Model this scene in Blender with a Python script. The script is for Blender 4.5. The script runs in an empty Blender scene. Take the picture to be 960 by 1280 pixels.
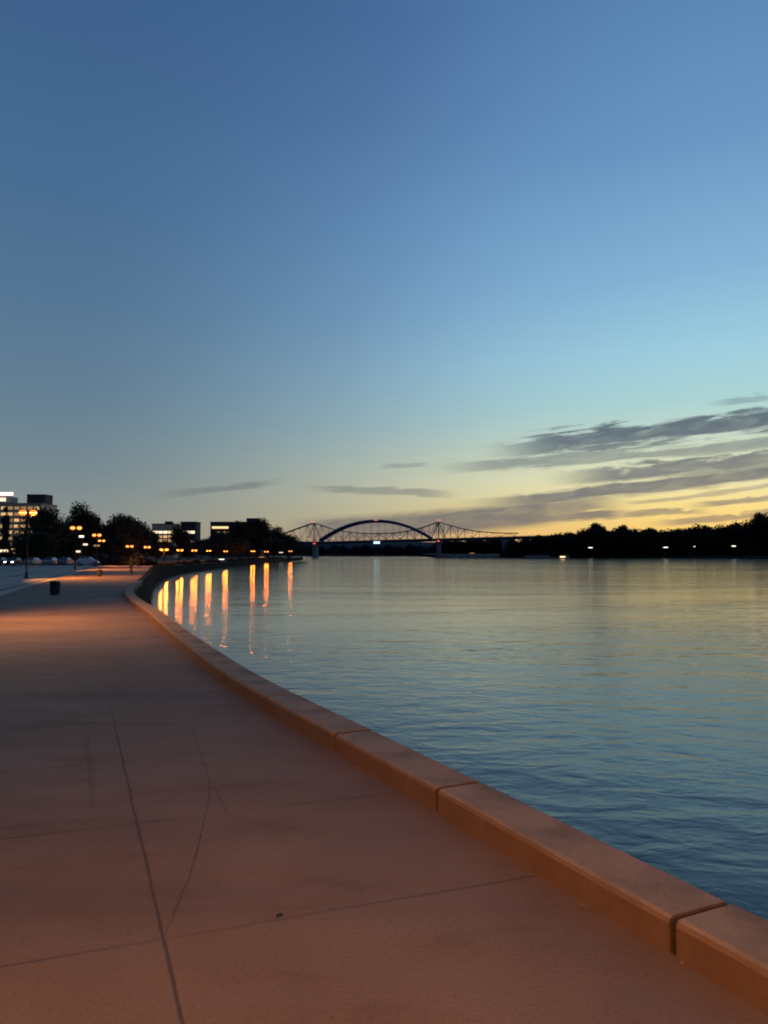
import bpy, bmesh, math, random
from mathutils import Vector, Matrix
random.seed(7)
S = bpy.context.scene
COL = S.collection
PI = math.pi
R = math.radians

# ------------------------------------------------------------------ camera numbers (metres, promenade at z = 0)
EYE, F, HOR = 2.0, 962.0, 692.5           # eye height, focal length in px of a 960x1280 frame, horizon row
PITCH = math.atan((HOR-640)/F)
WZ = -2.2                                  # river level

def ray(px, py):
    a, b = px-480, 640-py
    c, s = math.cos(PITCH), math.sin(PITCH)
    return Vector((a, F*c-b*s, F*s+b*c))
def on(px, py, z=0.0):
    d = ray(px, py); t = (z-EYE)/d.z
    return Vector((d.x*t, d.y*t, z))
def at(px, py, Y):
    d = ray(px, py); t = Y/d.y
    return Vector((d.x*t, Y, EYE+d.z*t))

# ------------------------------------------------------------------ helpers
def lin(r, g, b):
    f = lambda v: (v/255/12.92) if v/255 <= .04045 else ((v/255+.055)/1.055)**2.4
    return (f(r), f(g), f(b), 1)

def tag(o, label=None, cat=None, group=None, kind=None):
    if label: o['label'] = label
    if cat: o['category'] = cat
    if group: o['group'] = group
    if kind: o['kind'] = kind
    return o

def empty(name, loc=(0,0,0), rz=0, sc=1):
    o = bpy.data.objects.new(name, None); COL.objects.link(o)
    o.location = loc; o.rotation_euler = (0,0,rz); o.empty_display_size = .2
    o.scale = (sc,sc,sc) if not hasattr(sc, '__len__') else sc
    return o

class MB:
    def __init__(s): s.v, s.f, s.sm = [], [], []
    def add(s, vs, fs, smooth=False):
        n = len(s.v); s.v += [tuple(v) for v in vs]
        s.f += [tuple(i+n for i in f) for f in fs]; s.sm += [smooth]*len(fs); return s
    def box(s, c, d, rz=0, M=None):
        cx, cy, cz = c; x, y, z = d[0]/2, d[1]/2, d[2]/2
        vs = [Vector((i*x, j*y, k*z)) for k in (-1,1) for j in (-1,1) for i in (-1,1)]
        m = M or Matrix.Rotation(rz, 3, 'Z')
        vs = [m @ v + Vector(c) for v in vs]
        return s.add(vs, [(0,2,3,1),(4,5,7,6),(0,1,5,4),(2,6,7,3),(0,4,6,2),(1,3,7,5)])
    def bar(s, a, b, w, h=None):
        a, b = Vector(a), Vector(b); h = h or w; d = b-a
        L = d.length
        if L < 1e-6: return s
        z = d.normalized(); up = Vector((0,0,1)) if abs(z.z) < .95 else Vector((0,1,0))
        x = up.cross(z).normalized(); y = z.cross(x)
        m = Matrix((x, y, z)).transposed()
        return s.box((a+b)/2, (w, h, L), M=m)
    def tube(s, pts, rads, n=8, cap=True, smooth=True):
        pts = [Vector(p) for p in pts]; vs = []; fs = []
        for i, p in enumerate(pts):
            d = (pts[min(i+1, len(pts)-1)]-pts[max(i-1, 0)]).normalized()
            up = Vector((0,0,1)) if abs(d.z) < .9 else Vector((1,0,0))
            x = up.cross(d).normalized(); y = d.cross(x)
            for k in range(n):
                t = 2*PI*k/n; vs.append(p+(x*math.cos(t)+y*math.sin(t))*rads[i])
        for i in range(len(pts)-1):
            for k in range(n):
                a = i*n+k; b = i*n+(k+1) % n; fs.append((a, b, b+n, a+n))
        if cap: fs += [tuple(range(n-1, -1, -1)), tuple(range((len(pts)-1)*n, len(pts)*n))]
        return s.add(vs, fs, smooth)
    def lathe(s, prof, n=16, c=(0,0,0), smooth=True):
        return s.tube([(c[0], c[1], c[2]+z) for r, z in prof], [max(r, .001) for r, z in prof], n, True, smooth) if 0 else s._lathe(prof, n, c, smooth)
    def _lathe(s, prof, n, c, smooth):
        vs, fs = [], []
        for r, z in prof:
            for k in range(n):
                t = 2*PI*k/n; vs.append((c[0]+max(r,.001)*math.cos(t), c[1]+max(r,.001)*math.sin(t), c[2]+z))
        for i in range(len(prof)-1):
            for k in range(n):
                a = i*n+k; b = i*n+(k+1) % n; fs.append((a, b, b+n, a+n))
        fs += [tuple(range(n-1, -1, -1)), tuple(range((len(prof)-1)*n, len(prof)*n))]
        return s.add(vs, fs, smooth)
    def ball(s, c, r, n=12, m=8, sc=(1,1,1)):
        prof = [(math.sin(PI*i/m), -math.cos(PI*i/m)) for i in range(m+1)]
        vs, fs = [], []
        for rr, z in prof:
            for k in range(n):
                t = 2*PI*k/n
                vs.append((c[0]+max(rr,.01)*math.cos(t)*r*sc[0], c[1]+max(rr,.01)*math.sin(t)*r*sc[1], c[2]+z*r*sc[2]))
        for i in range(m):
            for k in range(n):
                a = i*n+k; b = i*n+(k+1) % n; fs.append((a, b, b+n, a+n))
        fs += [tuple(range(n-1, -1, -1)), tuple(range(m*n, m*n+n))]
        return s.add(vs, fs, True)
    def mesh(s, name, mat):
        me = bpy.data.meshes.new(name); me.from_pydata(s.v, [], s.f)
        me.polygons.foreach_set('use_smooth', s.sm); me.update()
        if mat: me.materials.append(mat)
        return me
    def build(s, name, mat, parent=None, loc=(0,0,0), rz=0, bevel=0, seg=2):
        o = bpy.data.objects.new(name, s.mesh(name, mat)); COL.objects.link(o)
        o.location = loc; o.rotation_euler = (0,0,rz); o.parent = parent
        if bevel:
            b = o.modifiers.new('bevel', 'BEVEL'); b.width = bevel; b.segments = seg; b.limit_method = 'ANGLE'
        return o

def copy_tree(o, parent=None):
    c = o.copy(); COL.objects.link(c); c.parent = parent
    for ch in list(o.children): copy_tree(ch, c)
    return c

def nodes(m):
    nt = m.node_tree; nt.nodes.clear(); return nt, nt.nodes.new, nt.links.new

class NT:                                   # tiny node-building vocabulary
    def __init__(s, tree): s.t = tree
    def n(s, typ, **kw):
        x = s.t.nodes.new(typ)
        for k, v in kw.items(): setattr(x, k, v)
        return x
    def put(s, sock, v):
        if isinstance(v, bpy.types.NodeSocket): s.t.links.new(v, sock)
        else: sock.default_value = v
    def m(s, op, a, b=None, c=None, clamp=False):
        x = s.n('ShaderNodeMath', operation=op, use_clamp=clamp)
        s.put(x.inputs[0], a)
        if b is not None: s.put(x.inputs[1], b)
        if c is not None: s.put(x.inputs[2], c)
        return x.outputs[0]
    def mr(s, v, a, b, c=0., d=1., smooth=True):
        x = s.n('ShaderNodeMapRange', interpolation_type='SMOOTHSTEP' if smooth else 'LINEAR', clamp=True)
        s.put(x.inputs[0], v)
        for i, q in enumerate((a, b, c, d)): s.put(x.inputs[i+1], q)
        return x.outputs[0]
    def mix(s, f, a, b, blend='MIX'):
        x = s.n('ShaderNodeMix', data_type='RGBA', blend_type=blend)
        s.put(x.inputs[0], f); s.put(x.inputs[6], a); s.put(x.inputs[7], b)
        return x.outputs[2]
    def noise(s, vec, scale, detail=3., rough=.5, dist=0.):
        x = s.n('ShaderNodeTexNoise'); s.put(x.inputs['Vector'], vec)
        x.inputs['Scale'].default_value = scale; x.inputs['Detail'].default_value = detail
        x.inputs['Roughness'].default_value = rough; x.inputs['Distortion'].default_value = dist
        return x.outputs[0]
    def vmap(s, vec, sc=(1,1,1), rot=(0,0,0), loc=(0,0,0)):
        x = s.n('ShaderNodeMapping'); s.put(x.inputs[0], vec)
        x.inputs['Scale'].default_value = sc; x.inputs['Rotation'].default_value = rot; x.inputs['Location'].default_value = loc
        return x.outputs[0]
    def ramp(s, v, stops):
        x = s.n('ShaderNodeValToRGB'); e = x.color_ramp.elements
        while len(e) < len(stops): e.new(.5)
        for i, (p, c) in enumerate(stops): e[i].position = p; e[i].color = c
        s.put(x.inputs[0], v); return x.outputs[0]

def mat(name, col, rough=.7, metal=0, vary=.25, scale=3., emit=None, es=1., bump=0., tex='Object'):
    m = bpy.data.materials.new(name); m.use_nodes = True
    g = NT(m.node_tree); b = m.node_tree.nodes['Principled BSDF']
    tc = g.n('ShaderNodeTexCoord').outputs[tex]
    nz = g.noise(tc, scale, 4.)
    c1 = tuple(max(0, x*(1-vary)) for x in col[:3])+(1,); c2 = tuple(min(1, x*(1+vary)) for x in col[:3])+(1,)
    c = g.mix(g.mr(nz, .3, .7), c1, c2)
    g.put(b.inputs['Base Color'], c); b.inputs['Roughness'].default_value = rough; b.inputs['Metallic'].default_value = metal
    if bump:
        bp = g.n('ShaderNodeBump'); bp.inputs['Strength'].default_value = bump; bp.inputs['Distance'].default_value = .02
        g.put(bp.inputs['Height'], nz); g.put(b.inputs['Normal'], bp.outputs[0])
    if emit:
        b.inputs['Emission Color'].default_value = tuple(emit[:3])+(1,); b.inputs['Emission Strength'].default_value = es
    return m

def glow(name, col, es):
    return mat(name, tuple(c*.5 for c in col[:3]), .4, emit=col, es=es, vary=.05)

# ------------------------------------------------------------------ sky
SUN_AZ = 30.0
def world():
    w = bpy.data.worlds.new("World"); S.world = w; w.use_nodes = True
    nt = w.node_tree; nt.nodes.clear(); g = NT(nt)
    d = g.n('ShaderNodeTexCoord').outputs['Generated']
    sp = g.n('ShaderNodeSeparateXYZ'); g.put(sp.inputs[0], d)
    x, y, z = sp.outputs
    az = g.m('MULTIPLY', g.m('ARCTAN2', x, y), 180/PI)            # degrees, 0 = north (+Y), east positive
    el = g.m('MULTIPLY', g.m('ARCSINE', z), 180/PI)
    dd = g.m('ABSOLUTE', g.m('SUBTRACT', g.m('PINGPONG', g.m('ADD', g.m('SUBTRACT', az, SUN_AZ), 720.), 180.), 0.))
    e01 = g.mr(el, 0., 40., 0., 1., False)
    def col(stops): return g.ramp(e01, [(min(1, p/40), lin(*c)) for p, c in stops])
    right = col([(0,(250,196,112)),(1.6,(253,208,118)),(3.4,(250,224,142)),(5.2,(238,234,184)),(7.5,(206,220,196)),(10.5,(172,214,214)),(14,(158,207,226)),(19,(134,182,217)),(27,(106,153,197)),(36,(90,133,180))])
    mid = col([(0,(206,150,112)),(1.4,(214,174,126)),(2.6,(206,190,142)),(4.2,(204,200,168)),(6.5,(184,198,184)),(9.5,(158,189,196)),(13,(141,179,203)),(17,(122,163,199)),(23,(104,146,190)),(30,(86,122,169)),(36,(73,109,157))])
    left = col([(0,(150,146,134)),(2.5,(138,146,144)),(5.5,(120,138,145)),(9,(108,132,148)),(12,(97,126,149)),(17,(85,119,150)),(24,(73,110,148)),(36,(61,96,141))])
    back = col([(0,(60,56,58)),(4,(54,58,68)),(12,(46,58,78)),(36,(42,66,104))])
    c = g.mix(g.mr(dd, 4., 38.), right, mid)
    c = g.mix(g.mr(dd, 18., 54.), c, left)
    c = g.mix(g.mr(dd, 58., 150.), c, back)
    c = g.mix(g.mr(el, 36., 62.), c, lin(50,80,126))
    # clouds in azimuth / elevation
    v = g.n('ShaderNodeCombineXYZ'); g.put(v.inputs[0], az); g.put(v.inputs[1], el)
    uv = g.vmap(v.outputs[0], rot=(0,0,R(-5)))
    n1 = g.noise(g.vmap(uv, (.11,.75,1)), 1., 5., .58, .6)
    n2 = g.noise(g.vmap(uv, (.42,1.9,1), loc=(7,3,1)), 1., 6., .62, .5)
    n3 = g.noise(g.vmap(uv, (.16,2.6,1), loc=(2,9,4)), 1., 5., .6, .3)
    nn = g.m('ADD', g.m('MULTIPLY', g.m('SUBTRACT', n1, .5), 1.5), g.m('MULTIPLY', g.m('SUBTRACT', n2, .5), 1.9))
    def ae(px, py):
        q = ray(px, py).normalized(); return math.degrees(math.atan2(q.x, q.y)), math.degrees(math.asin(q.z))
    cc = None
    def band(p0, p1, p2, half, dens, fade=4., wob=.5, edge=1., n=None):
        # parabola through three points of the sky
        (a0,e0),(a1,e1),(a2,e2) = ae(*p0), ae(*p1), ae(*p2)
        A = Matrix(((a0*a0,a0,1),(a1*a1,a1,1),(a2*a2,a2,1))).inverted() @ Vector((e0,e1,e2))
        ctr = g.m('MULTIPLY_ADD', g.m('MULTIPLY_ADD', az, A[0], A[1]), az, A[2])
        h = half*.0585*1.2
        off = g.m('ABSOLUTE', g.m('ADD', g.m('SUBTRACT', el, ctr), g.m('MULTIPLY', nn, h*wob)))
        m = g.mr(g.m('ADD', off, g.m('MULTIPLY', g.m('SUBTRACT', n3 if n is None else n, .45), h*2.2*edge)), h*1.05, h*.45)
        win = g.mr(g.m('ADD', az, g.m('MULTIPLY', nn, 1.2)), a0, a0+fade)
        if p2[0] < 958: win = g.m('MULTIPLY', win, g.mr(az, a2, a2-fade*.8))
        else: win = g.m('MULTIPLY', win, g.mr(az, 75., 45.))
        return g.m('MULTIPLY', g.m('MULTIPLY', m, win), dens)
    bands = [
        band((585,570),(770,546),(960,523), 15, 1.0, 7., .7, 1.),
        band((640,560),(800,541),(960,516), 8, .7, 6., .8, 1.2, n2),
        band((520,587),(740,572),(960,555), 9, .70, 7., .6, .9),
        band((670,600),(820,588),(960,573), 10, .95, 6., .6, .8, n2),
        band((560,634),(760,614),(960,590), 9, 1., 7., .4, .5),
        band((780,606),(870,594),(960,580), 15, .8, 5., .6, .8),
        band((340,667),(560,653),(740,632), 17, 1., 5., .12, .05),
        band((560,652),(680,640),(800,622), 12, .85, 5., .6, .6),
        band((600,658),(700,648),(800,640), 6, .95, 3., .6, .9),
        band((740,648),(820,641),(900,640), 5, .75, 3., .7, 1.2, n2),
        band((850,632),(905,628),(960,622), 4.5, .8, 2.5, .6, 1.),
        band((800,655),(880,650),(960,641), 5, .75, 3., .7, 1., n2),
        band((760,630),(850,622),(960,607), 3.5, .55, 3., .8, 1.2),
        band((880,504),(930,500),(960,496), 5, .45, 2., .8, 1.2, n2),
        band((180,620),(270,612),(360,601), 5.5, .62, 3.5, .6, .8),
        band((375,611),(470,613),(580,620), 5, .60, 3.5, .5, .8),
        band((470,583),(500,582),(540,580), 3.5, .4, 1.2, .6, .8),
    ]
    cl = bands[0]
    for b in bands[1:]: cl = g.m('MAXIMUM', cl, b)
    ccol = g.ramp(g.mr(el, 0., 12., 0., 1., False), [(0,lin(150,126,112)),(.16,lin(116,112,112)),(.34,lin(108,112,118)),(.55,lin(98,110,120)),(.75,lin(76,94,112)),(1,lin(84,106,126))])
    ccol = g.mix(g.mr(n2, .38, .72), ccol, g.mix(.18, ccol, c))
    ccol = g.mix(g.mr(dd, 38., 54., 0., .5), ccol, c)
    c = g.mix(g.m('MULTIPLY', cl, .91), c, ccol)
    # ground-side half of the dome
    c = g.mix(g.mr(el, 0., -2.), c, (.05,.05,.05,1))
    sky = g.n('ShaderNodeTexSky', sky_type='NISHITA', sun_disc=False)
    sky.sun_elevation = R(1.0); sky.sun_rotation = R(SUN_AZ)
    b1 = g.n('ShaderNodeBackground'); g.put(b1.inputs[0], c); b1.inputs[1].default_value = .97
    b2 = g.n('ShaderNodeBackground'); g.put(b2.inputs[0], sky.outputs[0]); b2.inputs[1].default_value = .003
    ad = g.n('ShaderNodeAddShader'); nt.links.new(b1.outputs[0], ad.inputs[0]); nt.links.new(b2.outputs[0], ad.inputs[1])
    o = g.n('ShaderNodeOutputWorld'); nt.links.new(ad.outputs[0], o.inputs[0])
    w.cycles.sampling_method = 'MANUAL'; w.cycles.sample_map_resolution = 1024
world()
sl = bpy.data.lights.new('setting_sun', 'SUN'); sl.energy = .008; sl.angle = R(10); sl.color = (1,.62,.32)
so = bpy.data.objects.new('setting_sun', sl); COL.objects.link(so)
so.rotation_euler = (R(90-2), 0, R(180-SUN_AZ)); so.location = (200,400,60)

# ------------------------------------------------------------------ materials
def promenade_mat():
    m = bpy.data.materials.new('tinted_concrete'); m.use_nodes = True
    g = NT(m.node_tree); b = m.node_tree.nodes['Principled BSDF']
    tc = g.n('ShaderNodeTexCoord').outputs['Object']
    p0 = on(205, 1174); pa = on(150, 935)
    ang = math.atan2(pa.y-p0.y, pa.x-p0.x)
    rel = g.n('ShaderNodeVectorMath', operation='SUBTRACT'); g.put(rel.inputs[0], tc); rel.inputs[1].default_value = p0
    rt = g.n('ShaderNodeVectorRotate', rotation_type='Z_AXIS'); g.put(rt.inputs[0], rel.outputs[0]); rt.inputs['Angle'].default_value = -ang
    sp = g.n('ShaderNodeSeparateXYZ'); g.put(sp.inputs[0], rt.outputs[0]); u, v = sp.outputs[0], sp.outputs[1]
    wob = g.noise(tc, 1.3, 4.)
    fine = g.noise(tc, 9., 4., .6)
    def joints(c, per, wid, off=0.):
        q = g.m('ADD', g.m('ADD', c, off), g.m('MULTIPLY', g.m('SUBTRACT', wob, .5), .03))
        dm = g.m('ABSOLUTE', g.m('SUBTRACT', g.m('PINGPONG', g.m('ADD', q, per*200), per/2), 0.))
        return g.mr(g.m('ADD', dm, g.m('MULTIPLY', g.m('SUBTRACT', fine, .5), .012)), wid, wid*.2)
    # transverse joints run a little skew to the long one
    us = g.m('ADD', u, g.m('MULTIPLY', v, -.02))
    jt = joints(us, 1.86, .016)
    jl = g.m('MULTIPLY', joints(v, 3.9, .015), g.mr(u, 8., 4., .12, .8))
    brk = g.mr(g.noise(tc, .55, 2.), .38, .62, .35, 1.)
    joint = g.m('MAXIMUM', g.m('MULTIPLY', jt, g.m('MULTIPLY', brk, .7)), g.m('MULTIPLY', jl, .9))
    big = g.noise(tc, .35, 5., .6, .3); mid = g.noise(g.vmap(tc, (1,2.2,1), (0,0,.2)), 1.1, 6., .62, .4)
    spk = g.noise(tc, 42., 4., .75)
    base = g.mix(g.mr(big, .32, .68), (.225,.120,.060,1), (.315,.182,.100,1))
    base = g.mix(g.mr(mid, .52, .78, 0., .3), base, (.10,.056,.036,1))
    base = g.mix(g.mr(mid, .22, .42, .25, 0.), base, (.31,.19,.11,1))
    base = g.mix(g.m('MULTIPLY', g.mr(spk, .42, .7), .42), base, (.11,.06,.04,1))
    # slab to slab tone
    sv = g.n('ShaderNodeCombineXYZ'); g.put(sv.inputs[0], g.m('FLOOR', g.m('DIVIDE', us, 1.86))); g.put(sv.inputs[1], g.m('FLOOR', g.m('DIVIDE', v, 3.9)))
    wn = g.n('ShaderNodeTexWhiteNoise'); g.put(wn.inputs[0], sv.outputs[0])
    base = g.mix(g.m('MULTIPLY', wn.outputs[0], .16), base, (.115,.072,.048,1))
    base = g.mix(joint, base, (.055,.026,.019,1))
    # long damp stains across the walk
    st = g.noise(g.vmap(tc, (.10,.9,1), (0,0,.12)), 1., 4., .55, .4)
    base = g.mix(g.mr(st, .52, .70, 0., .42), base, (.072,.046,.030,1))
    g.put(b.inputs['Base Color'], base)
    g.put(b.inputs['Roughness'], g.mr(mid, .3, .8, .72, .9))
    h = g.m('SUBTRACT', g.m('MULTIPLY', spk, .12), g.m('MULTIPLY', joint, .5))
    bp = g.n('ShaderNodeBump'); bp.inputs['Strength'].default_value = .6; bp.inputs['Distance'].default_value = .008
    g.put(bp.inputs['Height'], h); g.put(b.inputs['Normal'], bp.outputs[0])
    return m

def water_mat():
    m = bpy.data.materials.new('river_water'); m.use_nodes = True
    g = NT(m.node_tree); b = m.node_tree.nodes['Principled BSDF']
    tc = g.n('ShaderNodeTexCoord').outputs['Object']
    swell = g.noise(g.vmap(tc, (.28,.5,1), (0,0,.35)), 1., 3., .5, .3)
    wave = g.noise(g.vmap(tc, (.85,1.3,1), (0,0,.3)), 1., 3., .5, .5)
    rip = g.noise(g.vmap(tc, (2.6,3.8,1), (0,0,.15)), 1., 3., .55, .4)
    patch = g.mr(g.noise(g.vmap(tc, (.014,.045,1), (0,0,.1)), 1., 4., .6, .5), .38, .66, .35, 1.3)
    h = g.m('ADD', g.m('MULTIPLY', swell, .044), g.m('ADD', g.m('MULTIPLY', wave, .030), g.m('MULTIPLY', rip, .0068)))
    roll = g.noise(g.vmap(tc, (.05,.17,1), (0,0,.12)), 1., 2., .5, .3)
    h = g.m('ADD', g.m('MULTIPLY', h, patch), g.m('MULTIPLY', roll, .03))
    bp = g.n('ShaderNodeBump'); bp.inputs['Strength'].default_value = 1.; bp.inputs['Distance'].default_value = 1.
    g.put(bp.inputs['Height'], h)
    b.inputs['Base Color'].default_value = (.006,.014,.018,1); b.inputs['Roughness'].default_value = .105
    b.inputs['IOR'].default_value = 1.43; g.put(b.inputs['Normal'], bp.outputs[0])
    return m

M = {}
M['prom'] = promenade_mat()
M['water'] = water_mat()
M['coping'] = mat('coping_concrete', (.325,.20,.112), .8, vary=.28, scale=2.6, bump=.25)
def face_shade_and_pits(m):
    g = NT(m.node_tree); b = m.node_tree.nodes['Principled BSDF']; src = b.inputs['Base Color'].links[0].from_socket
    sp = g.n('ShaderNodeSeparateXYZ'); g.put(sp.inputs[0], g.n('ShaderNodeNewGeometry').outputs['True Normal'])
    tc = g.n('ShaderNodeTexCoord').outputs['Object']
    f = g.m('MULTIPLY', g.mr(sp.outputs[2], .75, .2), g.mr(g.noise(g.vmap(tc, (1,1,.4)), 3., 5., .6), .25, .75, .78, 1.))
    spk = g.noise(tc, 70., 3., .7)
    c = g.mix(f, src, (.155,.066,.028,1))  # upright faces get their darker orange shading as colour, by surface normal
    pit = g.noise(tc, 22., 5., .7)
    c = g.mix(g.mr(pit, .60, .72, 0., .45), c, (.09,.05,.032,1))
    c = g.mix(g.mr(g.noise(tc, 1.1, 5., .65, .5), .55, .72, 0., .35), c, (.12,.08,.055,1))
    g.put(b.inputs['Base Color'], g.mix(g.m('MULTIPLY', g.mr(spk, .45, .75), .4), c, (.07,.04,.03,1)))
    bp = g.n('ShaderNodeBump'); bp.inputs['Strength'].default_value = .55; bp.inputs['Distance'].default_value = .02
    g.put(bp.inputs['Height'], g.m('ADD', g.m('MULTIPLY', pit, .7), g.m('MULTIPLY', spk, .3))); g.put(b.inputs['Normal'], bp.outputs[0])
face_shade_and_pits(M['coping'])
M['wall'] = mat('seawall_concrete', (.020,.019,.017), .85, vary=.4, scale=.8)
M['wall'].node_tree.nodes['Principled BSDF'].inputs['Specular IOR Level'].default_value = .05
M['road'] = mat('road_concrete', (.42,.345,.25), .8, vary=.2, scale=.25)
M['seam'] = mat('tar_seam', (.03,.03,.03), .7)
M['grass'] = mat('park_grass', (.045,.05,.022), .95, vary=.5, scale=.4)
M['dirt'] = mat('bank_earth', (.06,.05,.035), .95, vary=.4, scale=.1)
M['leafA'] = mat('leaf_olive', (.034,.036,.016), .8, vary=.45, scale=1.5)
M['leafB'] = mat('leaf_dark', (.024,.028,.014), .8, vary=.45, scale=1.5)
M['leafF'] = mat('leaf_far', (.020,.022,.014), .9, vary=.4, scale=.3)
M['bark'] = mat('bark', (.05,.038,.028), .9)
M['iron'] = mat('black_iron', (.018,.018,.018), .45, metal=.4)
M['bin'] = mat('dark_bin_metal', (.030,.024,.02), .55, vary=.3)
M['binlid'] = mat('dark_bin_lid', (.02,.017,.015), .4)
M['globe'] = mat('amber_globe', (.8,.5,.2), .3, emit=(1,.22,.012), es=1.7, vary=.02)
M['bulb'] = mat('pale_lamp_glass', (.8,.7,.5), .3, emit=(1,.50,.13), es=3.5, vary=.02)
M['steelblue'] = mat('blue_bridge_paint', (.04,.075,.18), .55, vary=.15, scale=.05)
M['truss'] = mat('grey_truss_paint', (.26,.22,.21), .6, vary=.15, scale=.05)
M['girder'] = mat('dark_girder', (.035,.05,.085), .6, vary=.2, scale=.05)
M['pier'] = mat('bridge_concrete', (.27,.30,.34), .85, vary=.2, scale=.05)
M['paleconc'] = mat('pale_building_wall', (.85,.64,.44), .85, vary=.1, scale=.1)
M['greywall'] = mat('grey_building_wall', (.42,.36,.31), .85, vary=.15, scale=.1)
M['darkwall'] = mat('dark_building_wall', (.05,.048,.05), .8, vary=.2, scale=.1)
M['penthouse'] = mat('plum_plant_room', (.07,.055,.06), .8)
M['glassdark'] = mat('unlit_window_glass', (.03,.035,.04), .15)
M['winw'] = glow('lit_window_warm', (1,.60,.26), .8)
M['wino'] = glow('lit_window_dim', (1,.58,.24), .32)
M['winy'] = glow('lit_band_yellow', (1,.70,.30), 1.3)
M['winb'] = glow('lit_band_white', (1,.80,.52), 1.5)
M['signp'] = glow('pink_white_sign', (1,.72,.66), 2.4)
M['red'] = glow('red_navigation_light', (1,.10,.08), 2.5)
M['redsoft'] = glow('soft_red_light', (1,.25,.2), 1.2)
M['pinkl'] = glow('pale_bridge_lamp', (1,.70,.52), 1.6)
M['cyan'] = glow('cyan_sign_face', (.55,.88,1.), 1.9)
M['whitel'] = glow('white_lamp', (1,.90,.72), 2.2)
M['taill'] = glow('tail_light', (1,.08,.10), 5.)
M['headl'] = glow('head_light', (1,.95,.85), 8.)
M['tyre'] = mat('tyre_rubber', (.015,.015,.015), .8)
M['rim'] = mat('wheel_rim', (.4,.4,.4), .35, metal=.8)
M['cglass'] = mat('car_glass', (.02,.025,.03), .1)

# ------------------------------------------------------------------ shore line (river edge of the walk), inner foot of the kerb
near = [(960,1272),(840,1195),(545,1015),(418,940),(345,897),(280,855),(225,810),(187,774)]
near = near[1:]
_a, _b = on(840,1195), on(545,1015)
_d = (_a-_b); _d.normalize()
shore = [_a+_d*k+Vector((.012*k*k,0,0)) for k in (11.,8.,6.,4.,2.)]
shore += [on(*p) for p in near]
shore += [Vector((-13.0,38.7,0)), Vector((-18.9,60,0)), Vector((-26.6,87,0)), Vector((-34.9,116,0)), Vector((-41.2,145,0)), Vector((-46.,180,0)),
          Vector((-52,270,0)), Vector((-57,400,0)), Vector((-60,560,0)), Vector((-78,640,0)), Vector((-160,760,0)), Vector((-400,980,0))]
def catmull(P, k=8):
    out = []
    for i in range(len(P)-1):
        a, b, c, d = P[max(i-1,0)], P[i], P[i+1], P[min(i+2,len(P)-1)]
        for j in range(k):
            t = j/k
            out.append(.5*((2*b)+(c-a)*t+(2*a-5*b+4*c-d)*t*t+(3*b-a-3*c+d)*t**3))
    return out+[P[-1]]
SH = catmull(shore, 10)
cum = [0]
for i in range(1, len(SH)): cum.append(cum[-1]+(SH[i]-SH[i-1]).length)
def shore_at(s):
    for i in range(1, len(SH)):
        if cum[i] >= s:
            t = (s-cum[i-1])/(cum[i]-cum[i-1]); d = (SH[i]-SH[i-1]).normalized()
            return SH[i-1].lerp(SH[i], t), d
    return SH[-1], (SH[-1]-SH[-2]).normalized()
def s_near(p):
    i = min(range(len(SH)), key=lambda i: (SH[i].xy-p.xy).length)
    best = min((((shore_at(cum[i]+k*.02)[0].xy-p.xy).length, cum[i]+k*.02) for k in range(-80, 81) if cum[i]+k*.02 > 0))
    return best[1]
def shore_x(Y):
    for i in range(1, len(SH)):
        if SH[i].y >= Y:
            t = (Y-SH[i-1].y)/max(1e-6, SH[i].y-SH[i-1].y); return SH[i-1].x+(SH[i].x-SH[i-1].x)*t
    return SH[-1].x
def gz(Y):                                   # the bank drops a little beyond the promenade
    t = max(0, min(1, (Y-128)/45)); return -.7*t*t*(3-2*t)

# road edge
road_edge = [Vector((-2.2,-9,0)), Vector((-8.6,8,0)), on(-60,775), on(0,746), on(23,737), on(50,729), on(76,722), on(96,715.5), on(112,711), on(126,707), Vector((-62,175,0)), Vector((-90,260,0)), Vector((-150,420,0))]
RE = catmull(road_edge, 6)
def road_x(Y):
    for i in range(1, len(RE)):
        if RE[i].y >= Y:
            t = (Y-RE[i-1].y)/max(1e-6, RE[i].y-RE[i-1].y); return RE[i-1].x+(RE[i].x-RE[i-1].x)*t
    return RE[-1].x

# ------------------------------------------------------------------ setting
CAPW, CAPH = .43, .185
w = MB(); w.add([(-5000,-300,WZ),(5000,-300,WZ),(5000,9000,WZ),(-5000,9000,WZ)], [(0,1,2,3)])
tag(w.build('river_water', M['water']), kind='structure')
w = MB(); w.add([(-5000,-300,-9),(5000,-300,-9),(5000,9000,-9),(-5000,9000,-9)], [(0,1,2,3)])
tag(w.build('river_bed', M['dirt']), kind='structure')

ys = [-7+.8*i for i in range(0, 60)]+[41+3*i for i in range(0, 32)]
p = MB(); vs = []; fs = []
for Y in ys:
    a, b = road_x(Y), shore_x(Y)+.02
    for k in range(7): vs.append((a+(b-a)*k/6, Y, gz(Y)))
for i in range(len(ys)-1):
    for k in range(6): q = i*7+k; fs.append((q, q+1, q+8, q+7))
n0 = len(vs)                                   # kerb face on the road side
for Y in ys: vs += [(road_x(Y), Y, gz(Y)), (road_x(Y), Y, gz(Y)-.3)]
for i in range(len(ys)-1): q = n0+2*i; fs.append((q, q+2, q+3, q+1))
prom = tag(p.add(vs, fs).build('promenade', M['prom']), kind='structure')

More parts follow.
